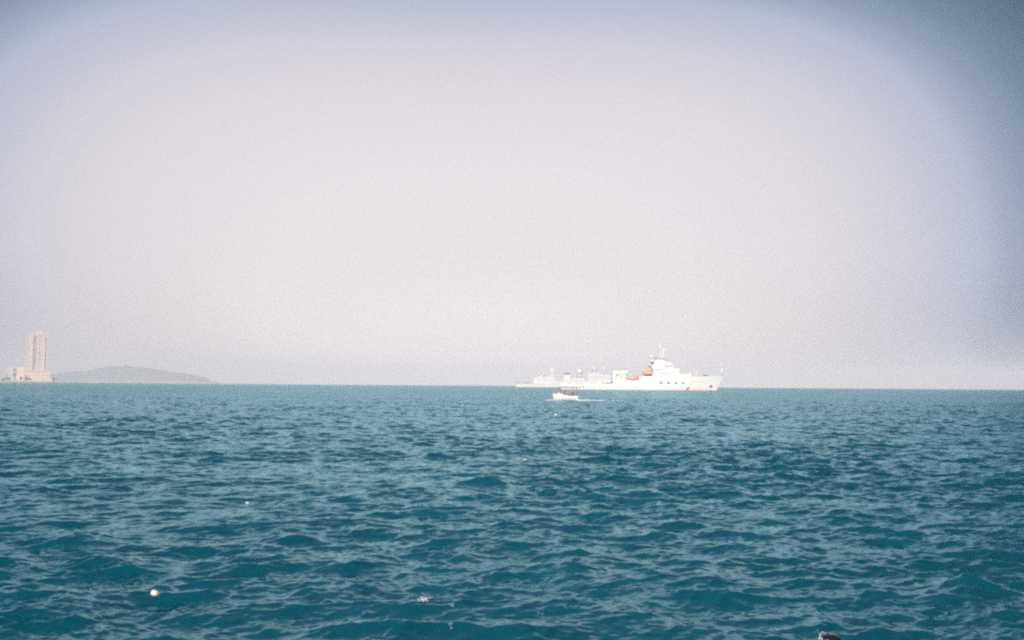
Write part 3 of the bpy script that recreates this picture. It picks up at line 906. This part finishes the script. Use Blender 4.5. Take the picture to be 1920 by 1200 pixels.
# ------------------------------------------------------------------ people
def person(loc, pose, label, top, jacket=True, cap=None, face=-1, bottoms='pants', group='people riding in the small boat', lean=0.0, hgt=1.72):
    """pose 'sit' or 'stand'; face = yaw. Body is one skinned surface, clothes and hair are children."""
    o = empty('person', loc, face, label=label, cat='person', group=group)
    s = hgt / 1.72
    hip = 0.90 if pose == 'stand' else 0.46
    V = []; E = []; Rd = []
    def v(p, r, par=None):
        V.append(Vector(p) * s); Rd.append(r * s)
        if par is not None: E.append((par, len(V) - 1))
        return len(V) - 1
    L = lean
    pel = v((0, 0, hip), .125)
    ab = v((.02 + L * .2, 0, hip + .17), .115, pel)
    ch = v((.02 + L * .6, 0, hip + .36), .135, ab)
    up = v((.0 + L * .8, 0, hip + .50), .085, ch)
    nk = v((.01 + L * .9, 0, hip + .57), .052, up)
    hd0 = v((.03 + L, 0, hip + .645), .080, nk)
    hd1 = v((.025 + L, 0, hip + .735), .088, hd0)
    for sd in (-1, 1):
        sh = v((.0 + L * .75, .17 * sd, hip + .47), .058, up)
        if pose == 'stand':
            elb = v((.06 + L, .24 * sd, hip + .20), .042, sh)
            wr = v((.26 + L, .20 * sd, hip + .12), .028, elb)
            hd = v((.33 + L, .19 * sd, hip + .12), .026, wr)
        else:
            elb = v((.10 + L, .25 * sd, hip + .20), .042, sh)
            wr = v((.30 + L, .17 * sd, hip + .13), .028, elb)
            hd = v((.37 + L, .15 * sd, hip + .12), .026, wr)
        base = V[hd] / s
        for q in range(4):
            off = (q - 1.5) * .019
            f1 = v(base + Vector((.045, off, -.004)), .0095, hd)
            f2 = v(base + Vector((.075 + .006 * (q in (1, 2)), off, -.022)), .008, f1)
        th = v(base + Vector((.0, -.035 * sd, .0)), .011, hd)
        v(base + Vector((.03, -.05 * sd, -.01)), .0095, th)
        if pose == 'stand':
            kn = v((.03, .10 * sd, .48), .062, pel); an = v((-.02, .11 * sd, .08), .042, kn); to = v((.14, .12 * sd, .035), .035, an)
        else:
            kn = v((.42, .11 * sd, hip + .02), .068, pel); an = v((.44, .11 * sd, .08), .045, kn); to = v((.60, .12 * sd, .035), .036, an)
    me = bpy.data.meshes.new('body'); me.from_pydata([tuple(q) for q in V], E, []); me.update()
    b = bpy.data.objects.new('body', me); COL.objects.link(b); b.parent = o
    sk = b.modifiers.new('skin', 'SKIN'); sk.use_smooth_shade = True
    for i, r in enumerate(Rd):
        me.skin_vertices[0].data[i].radius = (r, r)
    me.skin_vertices[0].data[0].use_root = True
    ss = b.modifiers.new('sub', 'SUBSURF'); ss.levels = 1; ss.render_levels = 1
    me.materials.append(M['skin'])
    # clothing follows the body
    def ringset(zs):
        out = []
        for (x, z, rx, ry) in zs:
            out.append([((x + rx * math.cos(k * math.pi / 8)) * s, ry * math.sin(k * math.pi / 8) * s, z * s) for k in range(16)])
        return out
    mb = MB(); mb.loft(ringset([(0, hip - .08, .15, .19), (.01 + L * .2, hip + .12, .145, .175), (.02 + L * .6, hip + .34, .155, .205), (L * .8, hip + .48, .11, .19), (L * .85, hip + .54, .07, .08)]), top)
    for sd in (-1, 1):
        mb.tube(Vector((L * .75, .17 * sd, hip + .48)) * s, Vector((.08 + L, .245 * sd, hip + .20)) * s, .075 * s, .06 * s, top)
    mb.build('shirt', o)
    mb = MB()
    for sd in (-1, 1):
        if pose == 'stand':
            mb.tube(Vector((0, .09 * sd, hip + .02)) * s, Vector((.03, .10 * sd, .48)) * s, .115 * s, .085 * s, bottoms)
            mb.tube(Vector((.03, .10 * sd, .50)) * s, Vector((-.02, .11 * sd, .07)) * s, .086 * s, .07 * s, bottoms)
        else:
            mb.tube(Vector((-.03, .09 * sd, hip + .0)) * s, Vector((.44, .11 * sd, hip + .02)) * s, .115 * s, .088 * s, bottoms)
            mb.tube(Vector((.42, .11 * sd, hip + .05)) * s, Vector((.44, .11 * sd, .08)) * s, .088 * s, .07 * s, bottoms)
    mb.build('trousers', o)
    if jacket:
        mb = MB(); mb.loft(ringset([(.01, hip + .02, .20, .235), (.02 + L * .3, hip + .18, .225, .245), (.03 + L * .6, hip + .38, .24, .265), (L * .8, hip + .50, .18, .22), (L * .85, hip + .56, .11, .13)]), 'jacket')
        mb.build('life_jacket', o)
    hx, hz = .02 + L, hip + .72
    mb = MB(); mb.ball((hx * s - .012, 0, (hz + .035) * s), .108 * s, 'hair', 1, .9, .9, sub=2)
    # keep the face clear: pull the front of the hair up
    for vt in mb.bm.verts:
        if vt.co.x > (hx + .02) * s and vt.co.z < (hz + .06) * s: vt.co.x = (hx + .02) * s
    mb.build('hair', o)
    mb = MB()
    for sd in (-1, 1):
        mb.ball(((hx + .088) * s, .03 * sd * s, (hz - .005) * s), .011 * s, 'hair', sub=1)
        mb.ball((hx * s, .088 * sd * s, (hz - .015) * s), .024 * s, 'skin', .6, .4, 1.2, sub=1)
    mb.ball(((hx + .105) * s, 0, (hz - .03) * s), .016 * s, 'skin', 1, .8, 1.5, sub=1).ball(((hx + .09) * s, 0, (hz - .07) * s), .018 * s, 'red', .5, 1.2, .35, sub=1)
    mb.build('face', o)
    if cap:
        mb = MB(); mb.ball((hx * s - .008, 0, (hz + .06) * s), .122 * s, cap, 1, .95, .75, sub=2)
        mb.tube(Vector((hx + .02, 0, hz + .055)) * s, Vector((hx + .02, 0, hz + .07)) * s, .16 * s, .15 * s, cap, 14); mb.build('hat', o)
    return o

# ------------------------------------------------------------------ small passenger boat
BP = 1060.0
d = ray(BP, 750.8)
bt = -(H) / d.z
bx, by = d.x * bt, d.y * bt
SB = math.hypot(bx, by) / F
BANG = -math.atan2(bx, by)
BZ = 0.02
boat = empty('passenger_boat', (bx, by, BZ), BANG, label='small white open boat under a flat canopy carrying people in orange life jackets', cat='boat')
def b_(px): return (px - BP) * SB
def bz(py): return (750.8 - py) * SB
mb = MB(); rings = []; inner = []
sheer = [(1036, 737.4), (1042, 738.4), (1050, 738.9), (1058, 740.4), (1066, 742.0), (1075, 742.6), (1084, 742.2)]
def sh_z(x):
    for (a, za), (b, zb) in zip(sheer, sheer[1:]):
        if a <= x <= b: return bz(za + (zb - za) * (x - a) / (b - a))
    return bz(sheer[-1][1])
N = 24
outer, inn = [], []
for i in range(N + 1):
    u = i / N; px_ = 1036 + 48 * u
    f = (1 - (1 - u) ** 2.6) ** .55 if u > 0 else 0.02
    f *= 1 - .10 * max(0, (u - .6) / .4)
    f = max(f, .02); W = 1.05 * f; z1 = sh_z(px_)
    xb = b_(px_) ; xk = b_(px_ + 1.2 * (1 - u) ** 3)
    kz = -.30 + .10 * (1 - u)
    outer.append([(xb, -W, z1), (xb * .5 + xk * .5, -W * .96, z1 * .5), (xk, -W * .72, -.05), (xk, 0, kz), (xk, W * .72, -.05), (xb * .5 + xk * .5, W * .96, z1 * .5), (xb, W, z1),
                  (xb + .02, W * .93 - .02, z1), (xk + .1, W * .66, .12), (xk + .1, -W * .66, .12), (xb + .02, -W * .93 + .02, z1)])
mb.loft(outer, 'boatwhite'); mb.build('hull', boat)
mb = MB()
for a, b in zip(outer, outer[1:]):
    for q in (0, 6):
        mb.tube(Vector(a[q]) + Vector((0, 0, -.03)), Vector(b[q]) + Vector((0, 0, -.03)), .035, .035, 'canvas', 6)
mb.build('gunwale', boat)
mb = MB(); mb.box(b_(1036.5), b_(1046), -.5, .5, sh_z(1040) - .10, sh_z(1040) - .03, 'boatwhite'); mb.build('foredeck', boat)
mb = MB(); mb.box(b_(1072), b_(1082.5), -.72, .72, .12, .80, 'boatwhite'); mb.build('stern_deck', boat)
mb = MB(); mb.box(b_(1046.5), b_(1054), -.35, .35, .125, 1.60, 'boatwhite').box(b_(1046.5) - .03, b_(1046.5) + .003, -.3, .3, 1.3, 1.52, 'glass'); mb.build('console', boat)
for a in (1058, 1063.6, 1071):
    mb = MB(); mb.box(b_(a) - .16, b_(a) + .16, -.80, .80, .98, 1.05, 'wood').box(b_(a) - .1, b_(a) + .1, -.5, .5, .12, .95, 'boatwhite'); mb.build('bench', boat)
zc = bz(726.6)
for a in (1050.5, 1081):
    for sd in (-1, 1):
        mb = MB(); mb.tube((b_(a), .92 * sd, sh_z(a)), (b_(a), .92 * sd, zc), .028, .028, 'steel', 8); mb.build('post', boat)
mb = MB(); rings = []
for i in range(9):
    x = b_(1048.6) + (b_(1082.6) - b_(1048.6)) * i / 8
    cam_ = .05 * math.sin(math.pi * i / 8)
    rings.append([(x, yq, zc + .05 + cam_ + .16 * (1 - (yq / 1.1) ** 2)) for yq in (-1.1, -.7, -.3, .3, .7, 1.1)] + [(x, yq, zc + .01) for yq in (1.1, .3, -.3, -1.1)])
mb.loft(rings, 'canvas'); cn = mb.build('canopy', boat)
mb = MB(); mb.box(b_(1048.6), b_(1082.6), -1.13, -1.10, zc - .12, zc + .08, 'trim').box(b_(1048.6), b_(1082.6), 1.10, 1.13, zc - .12, zc + .08, 'trim')
mb.box(b_(1048.4), b_(1048.6) - .002, -1.1, 1.1, zc - .12, zc + .08, 'trim'); mb.build('valance', cn)
mb = MB(); mb.box(b_(1084) + .02, b_(1084) + .32, -.16, .16, .45, .95, 'deck').tube((b_(1084) + .17, 0, .45), (b_(1084) + .17, 0, -.45), .07, .06, 'deck').tube((b_(1084) + .05, 0, .8), (b_(1084) - .45, .05, .9), .025, .02, 'dark')
mb.build('outboard_motor', boat, bevel=.02)

def on_boat(px, y, z):
    return Vector((bx, by, BZ)) + Matrix.Rotation(BANG, 3, 'Z') @ Vector((b_(px), y, z))
PI = math.pi
person(on_boat(1039.5, -.1, .98), 'sit', 'person in orange life jacket and yellow hat sitting at the bow of the small boat', 'jacket', cap='yellow', face=BANG, hgt=1.7)
person(on_boat(1050.6, -.3, 1.13), 'sit', 'person in orange life jacket and orange hat sitting on the white console', 'shirtw', cap='jacket', face=PI + BANG, bottoms='shirtw', hgt=1.78)
person(on_boat(1058.4, -.45, .62), 'sit', 'person in purple shirt sitting low in the middle of the small boat', 'shirtp', jacket=False, face=PI + BANG, hgt=1.78)
person(on_boat(1063.6, -.35, .64), 'sit', 'person in orange life jacket and yellow hat sitting amidships of the small boat', 'yellow', cap='yellow', face=PI + BANG, hgt=1.8)
person(on_boat(1070.8, .3, .54), 'sit', 'person in blue shirt sitting just forward of the standing person', 'shirtb', jacket=False, face=PI + BANG, hgt=1.7)
person(on_boat(1074.4, -.3, .80), 'stand', 'person standing at the stern in orange life jacket and dark trousers', 'jacket', cap='red', face=PI + BANG, hgt=1.74)

# ------------------------------------------------------------------ floats
def blob(mb, c, r, m, sx_, sy_, sz_, seed, amt=.18, sub=3):
    g_ = bmesh.ops.create_icosphere(mb.bm, subdivisions=sub, radius=1)
    for v in g_['verts']:
        k = 1 + amt * mnoise.noise(v.co * 1.3 + Vector((seed, 0, 0))) + .04 * mnoise.noise(v.co * 5)
        q = v.co * k
        q = Vector([math.copysign(abs(t_) ** .8, t_) for t_ in q])
        v.co = Vector(c) + Vector((q.x * r * sx_, q.y * r * sy_, q.z * r * sz_))
    mb._set(set(f for v in g_['verts'] for f in v.link_faces), m, True)

def float_(px, py, r, label, seed, tilt=.5, brown_side=True, rope=True):
    p_ = hit(px, py)
    o = empty('fishing_float', p_, 0, label=label, cat='float', group='white floats drifting on the water')
    mb = MB(); blob(mb, (0, 0, r * .35), r, 'foamblock', 1.25, .95, .8, seed)
    bd = mb.build('float_body', o); bd.rotation_euler = (0, tilt, .4)
    if brown_side:
        mb = MB(); blob(mb, (r * .45, -r * .30, -r * .12), r * .68, 'brown_side', 1.0, .8, .55, seed + 3); mb.build('brown_lump', o)  # brown lump low on the float's right front
    if rope:
        mb = MB(); pts = [Vector((-.9 * r + .25 * r * k * (1 if k % 2 else .6), -.2 * r, r * .9 - r * .45 * k)) for k in range(4)]
        pts = [Vector((r * .2, -.3 * r, r * 1.02)), Vector((r * .9, -.5 * r, r * .6)), Vector((r * 1.25, -.6 * r, -.1 * r)), Vector((r * 1.9, -.7 * r, -.6 * r))]
        for a, b in zip(pts, pts[1:]): mb.tube(a, b, r * .07, r * .07, 'rope', 6)
        mb.build('rope', o)
    return o
float_(290, 1115, .058, 'white foam float nearest the viewer, low left, brown on its underside', 1)
float_(464, 944, .037, 'tiny white float on blue water above and right of the nearest float', 5, .1)
float_(1042.5, 779, .14, 'small white float on the water just below the small boat', 8, .0)
# dark rounded buoy cut by the lower edge
p_ = hit(1557, 1199) - Vector((0, 0, .025))
o = empty('mooring_buoy', p_, 0, label='black wet rounded buoy with its glint modelled as white flecks on its left side at the bottom edge', cat='buoy')
mb = MB(); blob(mb, (0, 0, .0), .125, 'rubber', 1.15, 1, .72, 4, .06, 4); mb.build('buoy_body', o)
mb = MB(); mb.tube((-.03, 0, .07), (-.03, 0, .10), .018, .014, 'rubber', 10); mb.build('lifting_eye', o)

# ------------------------------------------------------------------ foam and glint flecks
rnd = random.Random(3)
fb = MB()
def flake(c, r, nrm_z=1.0):
    g_ = bmesh.ops.create_icosphere(fb.bm, subdivisions=1, radius=1)
    a = rnd.uniform(0, 6.28); ex = rnd.uniform(.8, 1.8)
    for v in g_['verts']:
        k = 1 + rnd.uniform(-.3, .3); q = v.co * r * k
        q = Vector((q.x * ex, q.y, q.z * .5)); q.rotate(Matrix.Rotation(a, 3, 'Z'))
        v.co = Vector(c) + q
    fb._set(set(f for v in g_['verts'] for f in v.link_faces), 'foam', True)
def foam_patch(px, py, wpx, hpx, n, r):
    P = []
    for k in range(n):
        u = rnd.gauss(0, .38); v_ = rnd.gauss(0, .33)
        P.append((px + u * wpx, py + v_ * hpx))
    c = hit(px, py); s_ = (c - Vector((0, 0, H))).length / F
    gy_ = (H / (s_ * F)) ** -1 * s_
    xs = [c.x + (a - px) * s_ for a, _ in P]; ys = [c.y - (b - py) * gy_ for _, b in P]
    zs = surf(xs, ys)
    for x_, y_, z_ in zip(xs, ys, zs):
        flake((x_, y_, float(z_) + r * .2), r * rnd.uniform(.4, 1.1))
foam_patch(794, 1126, 15, 5, 80, .011)
foam_patch(801, 1123, 8, 3, 16, .009)
foam_patch(846, 1134, 11, 2.5, 18, .007)
foam_patch(845, 1174, 5, 2, 10, .008)
foam_patch(1007, 1148, 16, 2.5, 14, .006)
foam_patch(1391, 1056, 9, 2.5, 16, .008)
foam_patch(985, 862, 6, 1.5, 18, .028)
foam_patch(268, 1147, 9, 6, 10, .006)
foam_patch(1539, 1191, 5, 6, 40, .006)  # this patch and the next: buoy glint modelled as flecks
foam_patch(1543, 1187, 5, 2, 18, .006)
foam_patch(1045, 781, 11, 1.2, 26, .05)
bq = hit(1557, 1199)
for k in range(46):  # white flecks put on the buoy's left edge as its glint
    a = rnd.uniform(2.5, 4.3); z_ = rnd.uniform(.0, .055)
    rr_ = .15 * (1 - (z_ / .12) ** 2) ** .5
    flake((bq.x + math.cos(a) * rr_, bq.y + math.sin(a) * rr_ * .9, bq.z + z_ - .02), rnd.uniform(.004, .010))
tag(fb.build('foam_and_glint'), kind='stuff')

# wake and bow wave of the small boat, long low ridges of broken water
fb = MB()
def streak(px0, px1, y_off, w0, w1, n, r):
    X_, Y_ = [], []
    for k in range(n):
        u = rnd.random(); px_ = px0 + (px1 - px0) * u
        w_ = w0 + (w1 - w0) * u
        q = on_boat(px_, y_off + rnd.gauss(0, w_), 0)
        X_.append(q.x); Y_.append(q.y)
    Z_ = surf(X_, Y_)
    for a, b, c in zip(X_, Y_, Z_):
        flake((a, b, float(c) + .03), r * rnd.uniform(.5, 1.3))
streak(1083, 1106, -.2, .6, 1.6, 650, .22)
streak(1083, 1092, -.2, .5, .7, 200, .26)
streak(1104, 1136, -.2, 1.6, 3.0, 220, .13)
streak(1148, 1178, 1.5, 2.0, 3.0, 70, .08)
streak(1024, 1038, -1.6, .3, .4, 150, .13)
streak(1036, 1052, -1.15, .1, .15, 90, .07)
tag(fb.build('boat_wake'), kind='stuff')

# ------------------------------------------------------------------ haze
hb = bmesh.new()
bmesh.ops.create_cube(hb, size=1)
for v in hb.verts:
    v.co.x *= 29600; v.co.y *= 29600
    v.co.z = -19 if v.co.z < 0 else 250
hm = bpy.data.meshes.new('haze'); hb.to_mesh(hm); hb.free()
haze = bpy.data.objects.new('haze', hm); COL.objects.link(haze)
tag(haze, kind='stuff')
vm = bpy.data.materials.new('haze_air'); vm.use_nodes = True
g = NT(vm.node_tree)
out = g.node('ShaderNodeOutputMaterial')
pv = g.node('ShaderNodeVolumePrincipled')
pv.inputs['Color'].default_value = (0.97, 0.93, 0.965, 1)
pv.inputs['Density'].default_value = 1.2e-4
pv.inputs['Anisotropy'].default_value = -0.20
g.link(pv.outputs[0], out.inputs['Volume'])
hm.materials.append(vm)
